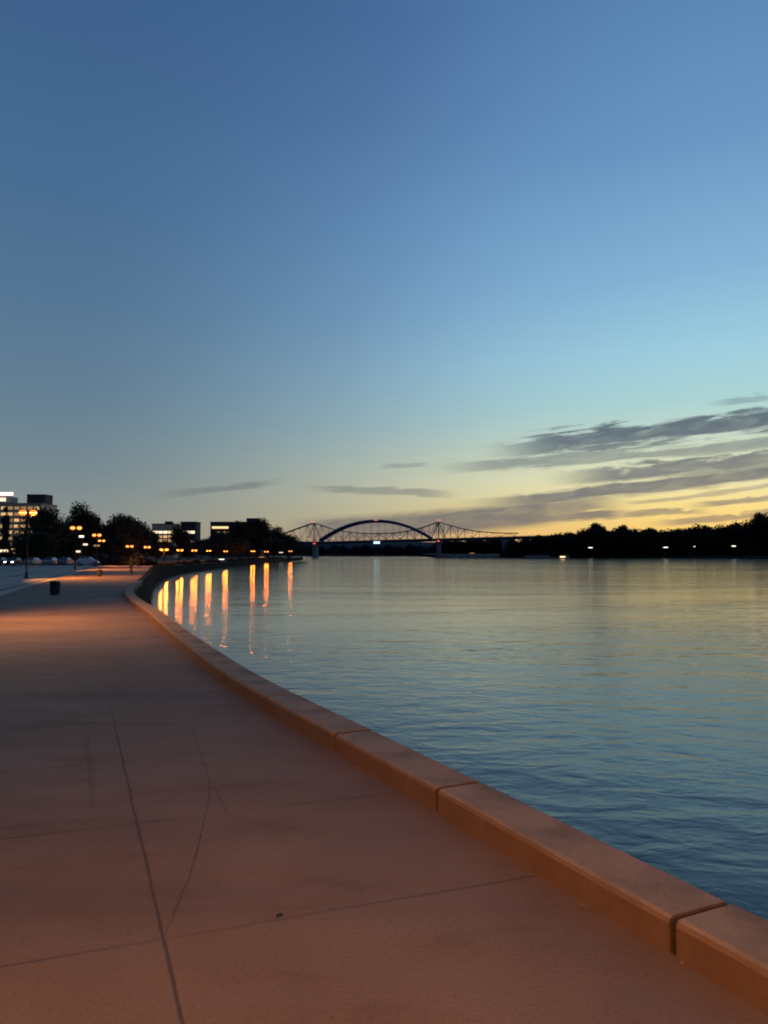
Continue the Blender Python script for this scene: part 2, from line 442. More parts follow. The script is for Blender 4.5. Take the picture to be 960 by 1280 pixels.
# cracks, tyre scuffs on the walk
def ribbon(px, wid, name, mt, z=.003, jit=.003):
    P = catmull([on(*q) for q in px], 6); vs = []; fs = []
    for i, q in enumerate(P):
        d = (P[min(i+1,len(P)-1)]-P[max(i-1,0)]); nrm = Vector((-d.y, d.x, 0)).normalized()
        e = 1-abs(2*i/(len(P)-1)-1)**4; off = nrm*random.uniform(-jit, jit)
        ww = wid*(.25+.75*e)*random.uniform(.6,1.2)
        vs += [q+off-nrm*ww+Vector((0,0,z)), q+off+nrm*ww+Vector((0,0,z))]
    for i in range(len(P)-1): a = 2*i; fs.append((a, a+1, a+3, a+2))
    return MB().add(vs, fs).build(name, mt, prom)
def scuff_mat(name, c, a):
    m = bpy.data.materials.new(name); m.use_nodes = True
    g = NT(m.node_tree); b = m.node_tree.nodes['Principled BSDF']
    nz = g.noise(g.n('ShaderNodeTexCoord').outputs['Object'], 5., 4., .6)
    b.inputs['Base Color'].default_value = c; b.inputs['Roughness'].default_value = .9
    g.put(b.inputs['Alpha'], g.mr(nz, .3, .65, a*.35, a)); return m
M['crack'] = scuff_mat('crack_dirt', (.06,.036,.028,1), .42)
M['scuff'] = scuff_mat('dark_scuff', (.07,.04,.03,1), .13)
ribbon([(238,905),(252,945),(262,985),(253,1035),(238,1092),(222,1130),(207,1168)], .006, 'crack', M['crack'])
ribbon([(269,984),(277,1002),(286,1019)], .018, 'scuff_mark', M['scuff'])
ribbon([(109,915),(112,955),(116,1010)], .03, 'scuff_mark', M['scuff'], jit=.004)

# road
p = MB(); vs = []; fs = []
ysr = [-9+3*i for i in range(0, 54)]
for Y in ysr:
    b = road_x(Y)
    for k in range(5): vs.append((b-k*9.5, Y, -.11-.0*k))
for i in range(len(ysr)-1):
    for k in range(4): q = i*5+k; fs.append((q+1, q, q+5, q+6))
road = tag(p.add(vs, fs).build('road', M['road']), kind='structure')
for k, off in enumerate((1.2, 5.2, 9., 13.4, 19.)):
    vs = []; fs = []
    for i, Y in enumerate(ysr):
        b = road_x(Y)-off; vs += [(b-.13, Y, -.104), (b+.13, Y, -.104)]
        if i: a = 2*i-2; fs.append((a, a+1, a+3, a+2))
    MB().add(vs, fs).build('road_seam', M['seam'], road)

# land behind: park lawn and city ground
p = MB(); vs = []; fs = []
ysg = [-9+3*i for i in range(0, 54)]+[152+8*i for i in range(0, 62)]+[660,700,760,860,980,1400]
xs = [0, 4, 12, 30, 60, 120, 300, 900]
for Y in ysg:
    b = road_x(Y)-37.9 if Y < 134 else min(shore_x(Y)-.05, shore_x(Y)-.05)
    z = -.13 if Y < 134 else gz(Y)-.05
    for k in xs: vs.append((b-k, Y, z+(0 if Y < 150 else min(1., k/120)*.6)))
nx = len(xs)
for i in range(len(ysg)-1):
    for k in range(nx-1): q = i*nx+k; fs.append((q+1, q, q+nx, q+nx+1))
tag(p.add(vs, fs).build('park_lawn', M['grass']), kind='structure')

# far banks
def bank(name, pts, depth, top, mt):
    vs = []; fs = []
    for q in pts:
        vs += [(q[0], q[1], WZ-1), (q[0]*1.0, q[1]+6, WZ+1.2), (q[0]*1.01, q[1]+40, WZ+top), (q[0]*1.1, q[1]+depth, WZ+top+2)]
    for i in range(len(pts)-1):
        for k in range(3): a = 4*i+k; fs.append((a, a+4, a+5, a+1))
    return tag(MB().add(vs, fs).build(name, mt), kind='structure')
bank('river_bank', [(62,900),(75,862),(110,838),(160,826),(240,815),(320,806),(420,800),(560,790),(760,790)], 900, 3, M['dirt'])
bank('distant_bank', [(-900,1500),(-500,1480),(-200,1470),(0,1480),(200,1500),(500,1560),(900,1700)], 1500, 3, M['dirt'])
hp = []; hf = []
for i in range(61):
    x = -1500+i*50; h = 36+2*math.sin(i*.31)+1.5*math.sin(i*.83+1)+1*math.sin(i*2.1)
    hp += [(x,1800,WZ),(x,1850,WZ+h*.7),(x,1990,WZ+h)]
    if i:
        a = 3*i-3; hf += [(a,a+3,a+4,a+1),(a+1,a+4,a+5,a+2)]
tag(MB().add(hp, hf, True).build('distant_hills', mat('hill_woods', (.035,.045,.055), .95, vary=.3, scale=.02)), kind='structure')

# ------------------------------------------------------------------ sea wall with coping stones
sw = empty('seawall', (0,0,0))
tag(sw, 'low reddish concrete kerb wall of long coping blocks along the river edge', 'sea wall')
s_j = [s_near(on(840,1195)), s_near(on(545,1015)), s_near(on(418,940))]
cuts = [s_j[0]]
while cuts[0] > 2.6: cuts.insert(0, cuts[0]-2.35)
cuts += s_j[1:]
while cuts[-1] < 62: cuts.append(cuts[-1]+2.3+random.uniform(-.08,.08))
GAP = .02
def stone(s0, s1, nseg, name='coping_stone', bev=True):
    vs = []; fs = []
    r = .035
    prof = [(0,-.1),(0,CAPH-r),(r*.3,CAPH-r*.3),(r,CAPH),(CAPW-r,CAPH),(CAPW-r*.3,CAPH-r*.3),(CAPW,CAPH-r),(CAPW,-.1)]
    n = len(prof); jz = random.uniform(-.003,.004)
    c0 = shore_at((s0+s1)/2)[0]
    for i in range(nseg+1):
        q, d = shore_at(s0+(s1-s0)*i/nseg)
        out = Vector((d.y, -d.x, 0))
        z0 = gz(q.y)
        for a, z in prof: vs.append(q+out*a+Vector((0,0,z+z0+jz))-c0)
    for i in range(nseg):
        for k in range(n-1): a = i*n+k; fs.append((a, a+1, a+n+1, a+n))
    e = nseg*n
    fs += [tuple(range(n-1,-1,-1)), tuple(range(e, e+n))]
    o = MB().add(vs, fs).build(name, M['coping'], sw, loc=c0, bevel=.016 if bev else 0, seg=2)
    o.modifiers and setattr(o.modifiers[0], 'angle_limit', R(50))
    return o
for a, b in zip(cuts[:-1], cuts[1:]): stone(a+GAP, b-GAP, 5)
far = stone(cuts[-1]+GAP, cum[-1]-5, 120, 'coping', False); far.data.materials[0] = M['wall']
vs = []; fs = []                                   # wall below, set back 3 cm
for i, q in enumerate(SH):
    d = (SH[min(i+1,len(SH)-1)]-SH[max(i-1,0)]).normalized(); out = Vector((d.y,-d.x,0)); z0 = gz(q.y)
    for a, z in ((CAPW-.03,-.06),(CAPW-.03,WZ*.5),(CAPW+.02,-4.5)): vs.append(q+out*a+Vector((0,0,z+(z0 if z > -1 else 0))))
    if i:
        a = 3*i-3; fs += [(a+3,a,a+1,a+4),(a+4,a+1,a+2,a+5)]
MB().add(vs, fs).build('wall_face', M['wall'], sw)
vs = []; fs = []                                   # mortar bed seen through the joints
for i, q in enumerate(SH):
    d = (SH[min(i+1,len(SH)-1)]-SH[max(i-1,0)]).normalized(); out = Vector((d.y,-d.x,0)); z0 = gz(q.y)
    vs += [q+out*.06+Vector((0,0,z0+.004)), q+out*.06+Vector((0,0,z0+CAPH-.09)), q+out*(CAPW-.06)+Vector((0,0,z0+CAPH-.09)), q+out*(CAPW-.06)+Vector((0,0,z0+.004))]
    if i:
        a = 4*i-4; fs += [(a,a+1,a+5,a+4),(a+1,a+2,a+6,a+5),(a+2,a+3,a+7,a+6)]
MB().add(vs, fs).build('mortar_core', mat('joint_mortar', (.012,.008,.006), .95), sw)

# ------------------------------------------------------------------ lamps
def make_lamp(h):
    r = empty('street_lamp')
    MB().lathe([(.13,0),(.13,.08),(.10,.12),(.085,.4),(.06,.58),(.045,.7)], 12).build('base', M['iron'], r)
    MB().lathe([(.042,.68),(.034,h*.7),(.03,h-.12),(.06,h-.1),(.06,h-.04)], 10).build('pole', M['iron'], r)
    a = MB().tube([(-.30,0,h-.16),(-.24,0,h-.30),(0,0,h-.32),(.24,0,h-.30),(.30,0,h-.16)], [.026]*5, 8)
    a.lathe([(.02,h-.05),(.05,h),(.02,h+.07),(.005,h+.14)], 8); a.build('crossarm', M['iron'], r)
    for sx in (-1,1):
        gl = MB().lathe([(.07,h-.20),(.17,h-.14),(.20,h+.03),(.195,h+.18),(.12,h+.28)], 14, (sx*.31,0,0)).build('globe', M['globe'], r)
        MB().lathe([(.17,h-.035),(.198,h-.01),(.208,h+.04),(.206,h+.07),(.18,h+.10)], 14, (sx*.31,0,0)).build('bulb', M['bulb'], gl)
        MB().lathe([(.135,h+.275),(.10,h+.31),(.03,h+.35),(.012,h+.42)], 12, (sx*.31,0,0)).build('cap', M['iron'], gl)
    return r
LAMP_GROUP = 'amber lamps along the promenade and park path'
lamps = [  # px, py of the globes, distance, label
    (None, (-4.9,-2.5), 5.8, 'amber twin-globe lamp post at the road edge'),
    (None, (-13.2,22), 4.9, 'amber twin-globe lamp post at the road edge'),
    ((35,641), 63.5, None, 'biggest amber lamp, in front of the lit hotel on the far left'),
    ((95,660), 99, None, 'amber lamp in front of the round-topped dark tree, second from the left'),
    ((121,669), 128, None, 'upper of the two close amber lamps beside the dark trees'),
    ((127,676), 165, None, 'lower of the two close amber lamps beside the dark trees'),
    ((162,683), 150, None, 'amber lamp above the far end of the walk, just behind the walking person'),
    ((184,684), 170, None, 'amber lamp straight above the spot where walk, wall and water meet'),
    ((205,687), 180, None, 'amber lamp with the widest and longest golden reflection'),
    ((225,687.5), 238, None, 'amber lamp with the second golden reflection from the wall'),
    ((243,688), 280, None, 'amber lamp with the third golden reflection from the wall'),
    ((261,688.5), 310, None, 'amber lamp with the fourth golden reflection from the wall'),
    ((282,689), 350, None, 'amber lamp with the fifth golden reflection, right of the wide gap side'),
    ((316,689), 365, None, 'amber lamp at the left of the pair under the tall dark trees'),
    ((333,689.5), 385, None, 'amber lamp at the right of the pair under the tall dark trees'),
    ((363,689), 425, None, 'last amber lamp at the end of the wooded point'),
]
proto = {}
def lamp_light(o, h, power, col=(1,.37,.06), wide=0, aim_walk=0):
    if wide:
        for sx in (-1,1): lamp_one(o, h, power/2, (1,.21,.02), sx*.31, .28)
    else: lamp_one(o, h, power, col, 0, .13, aim_walk)
def lamp_one(o, h, power, col, x, rad, aim_walk=0):
    l = bpy.data.lights.new('lamp_bulb', 'SPOT' if aim_walk else 'POINT'); l.energy = power; l.color = col; l.shadow_soft_size = rad
    lo = bpy.data.objects.new('lamp_bulb', l); COL.objects.link(lo); lo.parent = o; lo.location = (x,0,h-.52)
    if aim_walk:                               # spot cone shaped to light the walk, not the road; no fitting blocks it
        l.spot_size = R(150); l.spot_blend = .85
        lo.rotation_euler = Vector((.90,.27,-.34)).to_track_quat('-Z','Y').to_euler()
POW = 2600
for i, (a, d, hh, lab) in enumerate(lamps):
    if a is None: base = Vector((d[0], d[1], 0)); h = hh-.1
    else:
        g_ = at(a[0], a[1], d); z0 = gz(d)
        base = Vector((g_.x, g_.y, z0)); h = g_.z-z0-.04
    key = round(h*2)/2
    if key not in proto: o = proto[key] = make_lamp(key)
    else: o = copy_tree([c for c in [proto[key]]][0])
    for ch in [c for c in o.children if c.type == 'LIGHT']: bpy.data.objects.remove(ch)
    o.location = base; o.scale = (2.0 if i > 7 else 1.4,1.4,h/key); o.rotation_euler = (0,0,random.uniform(-.2,.2) if i > 7 else 0)
    tag(o, lab, 'street lamp', LAMP_GROUP)
    lamp_light(o, key, (POW*1.6 if i == 0 else POW*1.7 if i == 1 else POW*(4.6 if i < 8 else .72 if i < 13 else .5 if i < 15 else .3)), (1,.48,.18) if i < 2 else (1,.40,.09), wide=i > 7, aim_walk=i < 8)

# ------------------------------------------------------------------ litter bins on the walk
def make_bin():
    r = empty('litter_bin')
    b = MB().lathe([(.17,.03),(.185,.06),(.20,.55)], 20)
    for k in range(20):
        t = 2*PI*k/20; b.bar((.192*math.cos(t),.192*math.sin(t),.06), (.208*math.cos(t),.208*math.sin(t),.55), .022, .012)
    b.build('bin_body', M['bin'], r)
    MB().lathe([(.19,0),(.19,.045)], 20).build('base', M['binlid'], r)
    MB().lathe([(.225,.545),(.235,.565),(.235,.60),(.20,.63),(.12,.645),(.12,.60),(.10,.60)], 20).build('rim', M['binlid'], r)
    return r
lb = make_bin(); lb.location = on(68.5, 743.5); lb.scale = (1.1,1.1,1.06)
tag(lb, 'dark round litter bin standing alone on the walk, the nearer one', 'litter bin', 'litter bins on the promenade')
l2 = copy_tree(lb); l2.location = on(124.3, 720.5); l2.scale = (1,1,.93)
tag(l2, 'small dark litter bin farther off, beside the end of the road', 'litter bin', 'litter bins on the promenade')

lf = mat('dry_leaf', (.30,.20,.12), .8, vary=.4, scale=60)
for i, (px, py, lab) in enumerate([(730,1134,'small pale fallen leaf on the walk near the kerb'),(852,1204,'tiny pale leaf at the foot of the nearest kerb joint'),(349,1145,'small dark fallen leaf on the walk beside a slab joint')]):
    q = on(px, py); w = MB(); n = 7
    pts = [(0,-.028,.002),(.011,-.012,.006),(.013,.006,.009),(0,.028,.003),(-.012,.007,.008),(-.010,-.012,.005)]
    w.add([(0,0,.004)]+pts, [(0,k+1,(k+1)%6+1) for k in range(6)])
    tag(w.build('fallen_leaf', lf if i < 2 else M['bark'], None, q+Vector((0,0,.002)), random.uniform(0,6)), lab, 'leaf')
# ------------------------------------------------------------------ person walking away down the walk
def skin(name, V, E, rad, mt, parent, root=0, sub=2):
    me = bpy.data.meshes.new(name); me.from_pydata(V, E, []); me.materials.append(mt)
    o = bpy.data.objects.new(name, me); COL.objects.link(o); o.parent = parent
    sk = o.modifiers.new('skin', 'SKIN'); sk.use_smooth_shade = True
    for i, r in enumerate(rad):
        me.skin_vertices[0].data[i].radius = r if hasattr(r, '__len__') else (r, r)
    me.skin_vertices[0].data[root].use_root = True
    sb = o.modifiers.new('sub', 'SUBSURF'); sb.levels = sb.render_levels = sub
    return o
def make_person(loc, rz):
    r = empty('person', loc, rz)
    sk_ = mat('skin_tone', (.28,.17,.12), .6); cl = mat('dark_coat', (.02,.02,.024), .85); tr = mat('dark_trousers', (.028,.028,.034), .85); hr = mat('dark_hair', (.015,.012,.01), .6)
    # facing +Y, mid-stride
    V = [(0,0,.93),(0,0,1.10),(0,.01,1.30),(0,.015,1.44),(0,.02,1.52),(0,.035,1.60),(0,.04,1.68)]
    E = [(0,1),(1,2),(2,3),(3,4),(4,5),(5,6)]
    rad = [(.15,.10),(.135,.095),(.165,.105),(.08,.07),(.05,.052),(.075,.092),(.062,.08)]
    for sx, f in ((-1,1),(1,-1)):
        n = len(V)
        V += [(sx*.18,.0,1.40),(sx*.22,-.10*f,1.14),(sx*.21,-.10*f+.16*max(f,0)-.02,.90),(sx*.205,-.08*f+.16*max(f,0),.82)]
        E += [(2,n),(n,n+1),(n+1,n+2),(n+2,n+3)]; rad += [.055,.045,.036,(.022,.04)]
        w0 = n+3
        for k in range(4):
            m = len(V); b = V[w0]
            V += [(b[0], b[1]-.028+.019*k, b[2]-.05),(b[0]-sx*.012, b[1]-.026+.019*k, b[2]-.09-.008*(1.5-abs(k-1.5)))]
            E += [(w0,m),(m,m+1)]; rad += [.0095,.008]
        m = len(V); b = V[w0]; V += [(b[0]-sx*.012,b[1]+.045,b[2]-.03)]; E += [(w0,m)]; rad += [.01]
        n = len(V)
        V += [(sx*.09,.0,.88),(sx*.095,.16*f+.03,.48),(sx*.095,.30*f-.05,.09),(sx*.10,.30*f+.08,.035)]
        E += [(0,n),(n,n+1),(n+1,n+2),(n+2,n+3)]; rad += [.088,.058,.042,(.04,.028)]
    body = skin('body', V, E, rad, sk_, r)
    f = MB(); f.ball((0,.135,1.625), .016, 8, 6); f.build('nose', sk_, body)
    for sx in (-1,1): MB().ball((sx*.032,.122,1.652), .011, 8, 6).build('eye', M['tyre'], body)
    for sx in (-1,1): MB().ball((sx*.078,.035,1.632), .024, 8, 6, (.4,.8,1.2)).build('ear', sk_, body)
    MB().ball((0,.122,1.575), .02, 8, 6, (1.2,.4,.3)).build('mouth', mat('lips', (.22,.09,.08), .5), body)
    MB().ball((0,.022,1.675), .096, 14, 10, (.9,1.05,.92)).build('hair', hr, r)
    CV = [(0,0,.80),(0,0,.95),(0,0,1.12),(0,.01,1.32),(0,.015,1.45)]; CE = [(0,1),(1,2),(2,3),(3,4)]; cr = [(.18,.135),(.172,.125),(.158,.12),(.185,.125),(.085,.08)]
    for sx, f_ in ((-1,1),(1,-1)):
        n = len(CV); CV += [(sx*.185,.0,1.405),(sx*.222,-.10*f_,1.14),(sx*.212,-.10*f_+.15*max(f_,0)-.02,.92)]; CE += [(3,n),(n,n+1),(n+1,n+2)]; cr += [.07,.058,.05]
    skin('coat', CV, CE, cr, cl, r)
    TV = [(0,0,.90)]; TE = []; trd = [(.15,.11)]
    for sx, f_ in ((-1,1),(1,-1)):
        n = len(TV); TV += [(sx*.09,.0,.84),(sx*.095,.16*f_+.03,.48),(sx*.095,.30*f_-.05,.11)]; TE += [(0,n),(n,n+1),(n+1,n+2)]; trd += [.105,.075,.062]
    skin('trousers', TV, TE, trd, tr, r)
    for sx, f_ in ((-1,1),(1,-1)):
        MB().ball((sx*.10,.30*f_+.01,.045), .05, 10, 6, (.95,2.6,.9)).build('shoe', M['tyre'], r)
    return r
pp = make_person(on(164, 719), R(160))
tag(pp, 'person in dark clothes walking on the far part of the promenade', 'person')

# ------------------------------------------------------------------ trees
def crown_mesh(name, W, H, n, leaf, mt, seed, clumps=26, shape='round', gap=.0):
    rnd = random.Random(seed); vs = []; fs = []
    C = []
    for k in range(clumps):
        while 1:
            x, y, z = rnd.uniform(-1,1), rnd.uniform(-1,1), rnd.uniform(-1,1)
            if x*x+y*y+z*z < 1: break
        if shape == 'round': wz = 1-.25*max(0,z)
        elif shape == 'cone': wz = .95-.6*(z+1)/2
        else: wz = 1
        C.append((Vector((x*W/2*.8*wz, y*W/2*.8*wz, H/2+z*H/2*.82)), rnd.uniform(.16,.30)*min(W,H)))
    for i in range(n):
        c, rr = C[rnd.randrange(clumps)]
        d = Vector((rnd.gauss(0,1), rnd.gauss(0,1), rnd.gauss(0,1))).normalized()*rr*rnd.uniform(.35,1.08)
        q = c+d
        a = Vector((rnd.gauss(0,1), rnd.gauss(0,1), rnd.gauss(0,.7))).normalized()
        b = a.cross(Vector((rnd.gauss(0,1), rnd.gauss(0,1), rnd.gauss(0,1)))).normalized()
        l = leaf*rnd.uniform(.6,1.4)
        m = len(vs); vs += [q-a*l*.5, q+b*l*.35, q+a*l*.6, q-b*l*.35]; fs.append((m,m+1,m+2,m+3))
    return MB().add(vs, fs).mesh(name, mt), C
def trunk_mesh(name, H, ch, C, r0, seed):
    rnd = random.Random(seed); m = MB()
    top = H+ch*.55
    m.tube([(0,0,0),(.08,.03,H*.5),(-.05,.08,H),(.05,0,top)], [r0*1.3,r0,r0*.8,r0*.25], 8)
    for c, rr in rnd.sample(C, min(10, len(C))):
        z0 = H*.8+rnd.uniform(0,.35)*ch
        e = c+Vector((0,0,H)); mid = Vector((e.x*.45, e.y*.45, z0+(e.z-z0)*.35))
        m.tube([(0,0,z0), mid, e], [r0*.45,r0*.3,r0*.08], 6)
    return m.mesh(name, M['bark'])
KIND = {}
def kind(key, W, CH, TH, n, leaf, mt, seed, clumps=26, shape='round', r0=.22):
    cm, C = crown_mesh('crown', W, CH, n, leaf, mt, seed, clumps, shape)
    tm = trunk_mesh('trunk', TH, CH, C, r0, seed+1)
    KIND[key] = (cm, tm, W, CH, TH)
kind('a', 9, 9, 2.2, 9000, .42, M['leafA'], 11, 30)
kind('b', 10, 8, 2.4, 9000, .42, M['leafB'], 23, 34)
kind('c', 8, 10, 2.6, 9000, .42, M['leafB'], 37, 28)
kind('s', 3.0, 11, 1.2, 5000, .36, M['leafB'], 41, 26, 'cone', .15)
kind('f', 16, 19, 3.5, 5000, 1.15, M['leafF'], 53, 30)
kind('g', 18, 17, 3., 5000, 1.15, M['leafF'], 67, 34)
kind('h', 13, 22, 4., 4600, 1.1, M['leafF'], 79, 26)
def tree(key, x, y, z, width, height, name, label, group=None):
    cm, tm, W, CH, TH = KIND[key]
    o = empty(name, (x,y,z), random.uniform(0,6.28), (width/W, width/W, height/(CH+TH)))
    tag(o, label, 'tree', group)
    c = bpy.data.objects.new('crown', cm); COL.objects.link(c); c.parent = o; c.location = (0,0,TH)
    t = bpy.data.objects.new('trunk', tm); COL.objects.link(t); t.parent = o
    return o
def tree_px(key, px, top, wpx, Y, label, group=None, name='tree', z=None):
    t = at(px, top, Y); z = (gz(Y)-.05) if z is None else z
    return tree(key, t.x, Y, z, wpx*Y/F*1.12, (t.z-z)*1.04, name, label, group)
LG = 'dark trees along the left shore'
for a in [
    ('s', 7.5, 632, 12, 215, 'slim dark upright tree against the lit hotel at the left edge'),
    ('a', 55, 640, 50, 170, 'broad dark tree in front of the lit hotel windows'),
    ('b', 82, 652, 34, 185, 'lower dark tree in the dip between hotel tree and round-topped tree'),
    ('c', 103, 634, 42, 190, 'tall round-topped tree behind the second amber lamp'),
    ('b', 132, 655, 34, 205, 'low dark tree between the round-topped and the greenish tree'),
    ('a', 158, 648, 50, 195, 'greenish broad tree above the far end of the walk'),
    ('c', 181, 660, 30, 225, 'small dark tree touching the lit pale building'),
    ('c', 224, 658, 22, 330, 'narrow dark tree between the two lit-top buildings'),
    ('b', 207, 676, 30, 300, 'low tree below the lit pale building'),
    ('b', 252, 674, 34, 380, 'low rounded tree under the gap of open sky'),
    ('a', 275, 667, 32, 400, 'dark tree before the flat-roofed dark building, left one'),
    ('c', 300, 655, 34, 410, 'tall dark tree beside the flat-roofed dark building'),
    ('a', 321, 652, 36, 430, 'tallest tree of the wooded point'),
    ('b', 343, 659, 34, 460, 'broad tree on the sloping shoulder of the wooded point'),
    ('a', 361, 670, 28, 480, 'lower tree near the tip of the wooded point'),
    ('b', 376, 679, 18, 520, 'last small tree at the tip of the wooded point'),
    ('b', 92, 664, 30, 176, 'low dark tree under the round-topped tree, left side'),
    ('c', 112, 668, 30, 182, 'low dark tree under the round-topped tree, right side'),
    ('b', 150, 670, 44, 180, 'squat dark tree below the greenish broad tree'),
    ('a', 50, 668, 44, 160, 'squat dark tree below the broad hotel tree'),
    ('b', 34, 664, 34, 180, 'low dark tree left of the broad hotel tree'),
    ('c', 72, 660, 30, 178, 'low dark tree right of the broad hotel tree'),
    ('b', 118, 657, 30, 200, 'dark tree tucked behind the two close amber lamps'),
    ('c', 143, 659, 34, 215, 'low dark tree left of the greenish broad tree'),
    ('a', 172, 655, 30, 205, 'right shoulder tree of the greenish broad tree'),
    ('b', 196, 679, 30, 250, 'low tree above the widest golden reflection'),
    ('b', 236, 677, 30, 330, 'low tree under the narrow dark tower'),
    ('c', 266, 672, 30, 390, 'low dark tree at the foot of the flat-roofed dark building'),
    ('b', 311, 656, 34, 425, 'dark tree between the two tallest of the wooded point'),
    ('b', 290, 672, 40, 370, 'squat dark tree over the fifth golden reflection'),
    ('c', 335, 672, 40, 445, 'squat dark tree over the pair of lamps'),
    ('b', 360, 681, 34, 480, 'squat dark tree over the last lamps'),
]: tree_px(*a[:5], a[5], LG)

# shrubs: low bank planting from the road end to the point
bm1, _ = crown_mesh('foliage', 3, 1.8, 1800, .26, mat('shrub_leaf', (.055,.045,.025), .85, vary=.5, scale=1.2), 91, 16, 'flat')
def shrub(x, y, z, s, h, label, group):
    o = empty('shrub', (x,y,z), random.uniform(0,6.28), (s,s,h)); tag(o, label, 'shrub', group)
    c = bpy.data.objects.new('foliage', bm1); COL.objects.link(c); c.parent = o; c.location = (0,0,-.1)
    return o
for i in range(34):
    t = i/33; px = 128+t*58; Y = 138+random.uniform(0,16)
    q = at(px, 700, Y); shrub(q.x, Y, gz(Y)-.05, random.uniform(.8,1.2), random.uniform(.75,1.15), 'low brown shrub in the bed at the end of the walk', 'shrubs at the end of the walk')
for i in range(30):
    Y = 165+i*10; X = shore_x(Y)-random.uniform(2,7)
    shrub(X, Y, gz(Y)-.05, random.uniform(1.2,1.9), random.uniform(.4,.6), 'dark bush on the bank above the wall', 'bushes along the bank')
for i in range(26):
    px = i*5.0-4; Y = 166+random.uniform(0,10); q = at(px, 700, Y)
    shrub(q.x, Y, -.1, random.uniform(1.1,1.6), random.uniform(.9,1.5), 'dark hedge bush behind the parked cars', 'hedge behind the parked cars')

# right bank trees
prof = [(556,684),(566,683),(578,682),(592,681),(606,680),(620,679),(634,678),(648,675),(660,672),(674,670),(688,668),(700,667),(712,666),(724,664),(735,661),(745,655),(757,662),(769,661),(779,658),(790,661),(801,663),(812,660),(824,663),(836,662),(848,661),(860,660),(871,657),(882,658),(893,659),(904,657),(916,656),(928,654),(939,650),(949,642),(962,640),(976,644),(992,648),(1008,645),(1024,648),(1040,643),(1056,646),(1072,648),(1088,644)]
for i, (px, top) in enumerate(prof):
    Y = 835+random.uniform(-4,26)-(18 if px > 700 else 0)
    if px < 640: Y = 1015+random.uniform(0,25); top = 675.5-(px-556)*.05
    lab, grp = 'dark tree in the even treeline of the far right bank', 'trees of the far right bank'
    if px == 745: lab = 'dark tree with a bushy top bump left of centre in the far treeline'
    if px == 949: lab = 'tall dark tree rising at the right end of the far treeline'
    if px == 779: lab = 'pointed dark tree just right of the bushy bump in the far treeline'
    tree_px('fgh'[i % 3] if px != 745 else 'f', px, top+random.uniform(-.5,1.2), 30, Y, lab, grp, z=-.6)
# dense understory, one uncountable mass
def mass(name, xs, y0f, zt, leaf, n, mt, seed, depth=10):
    rnd = random.Random(seed); vs = []; fs = []
    for i in range(n):
        x = rnd.uniform(*xs); y = y0f(x)+rnd.uniform(0, depth)
        top = zt(x)*(.75+.25*math.sin(x*.21)*math.sin(x*.083+1)); q = Vector((x, y, WZ+1+rnd.random()**.8*top))
        a = Vector((rnd.gauss(0,1), rnd.gauss(0,.6), rnd.gauss(0,1))).normalized(); b = a.cross(Vector((rnd.gauss(0,1),rnd.gauss(0,1),rnd.gauss(0,1)))).normalized()
        l = leaf*rnd.uniform(.6,1.4); m = len(vs); vs += [q-a*l, q+b*l*.7, q+a*l, q-b*l*.7]; fs.append((m,m+1,m+2,m+3))
    return tag(MB().add(vs, fs).build(name, mt), 'dark tangled undergrowth below the far trees', 'undergrowth', kind='stuff')
mass('undergrowth', (128,620), lambda x: 815+26*max(0,1-(x-66)/120)+random.uniform(0,6)+(8 if x < 300 else 0), lambda x: 9+8*min(1,max(0,(x-60)/140)), 1.7, 14000, M['leafF'], 5)
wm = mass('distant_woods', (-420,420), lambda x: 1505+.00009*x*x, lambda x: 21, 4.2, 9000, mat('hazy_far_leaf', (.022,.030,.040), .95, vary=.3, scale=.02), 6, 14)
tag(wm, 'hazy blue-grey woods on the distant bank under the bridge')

# ------------------------------------------------------------------ bridges
def bridge_pt(px, py, L, Rr):
    # point on the vertical plane through two ground points L, R (x, y) seen in direction px, py
    d = ray(px, py); n = Vector((Rr[1]-L[1], -(Rr[0]-L[0]))); t = (n.x*L[0]+n.y*(L[1]))/(n.x*d.x+n.y*d.y)
    return Vector((d.x*t, d.y*t, EYE+d.z*t))
AL, AR = (-300,985), (260,905)
ab = empty('arch_bridge', (bridge_pt(393,697,AL,AR).x, bridge_pt(393,697,AL,AR).y, 0)); tag(ab, 'dark blue steel arch bridge with a flat deck across the river', 'bridge')
abi = Vector(ab.location)
A = lambda px, py: bridge_pt(px, py, AL, AR)-abi
dirn = (Vector((AR[0]-AL[0], AR[1]-AL[1], 0))).normalized(); back = Vector((-dirn.y, dirn.x, 0))
if back.y < 0: back = -back
DW = 13.
dk = [(280,680.5),(340,679.3),(393,677.8),(470,675.6),(548,673.6),(600,672.2),(660,670.6),(720,669.3),(770,668.4)]
def deck(dkl, P, off0, off1, th, rail, nm, mt, parent):
    m = MB(); vs = []; fs = []
    for q in dkl:
        c = P(*q)
        for o_, z in ((off0,0),(off1,0),(off1,-th),(off0,-th)): vs.append(c+back*o_+Vector((0,0,z)))
    for i in range(len(dkl)-1):
        for k in range(4): a = 4*i+k; b = 4*i+(k+1) % 4; fs.append((a, b, b+4, a+4))
    m.add(vs, fs)
    return m.build(nm, mt, parent)
deck(dk, A, 0, DW, 2.9, 1, 'deck', M['girder'], ab)
def rail(dkl, P, off, nm, parent, mt):
    m = MB()
    for i in range(len(dkl)-1):
        a, b = P(*dkl[i])+back*off, P(*dkl[i+1])+back*off
        for h in (.55, 1.1): m.bar(a+Vector((0,0,h)), b+Vector((0,0,h)), .14)
        n = int((b-a).length/4)
        for k in range(n): q = a.lerp(b, k/n); m.bar(q, q+Vector((0,0,1.1)), .12)
    return m.build(nm, mt, parent)
rail(dk, A, .2, 'railing', ab, M['girder'])
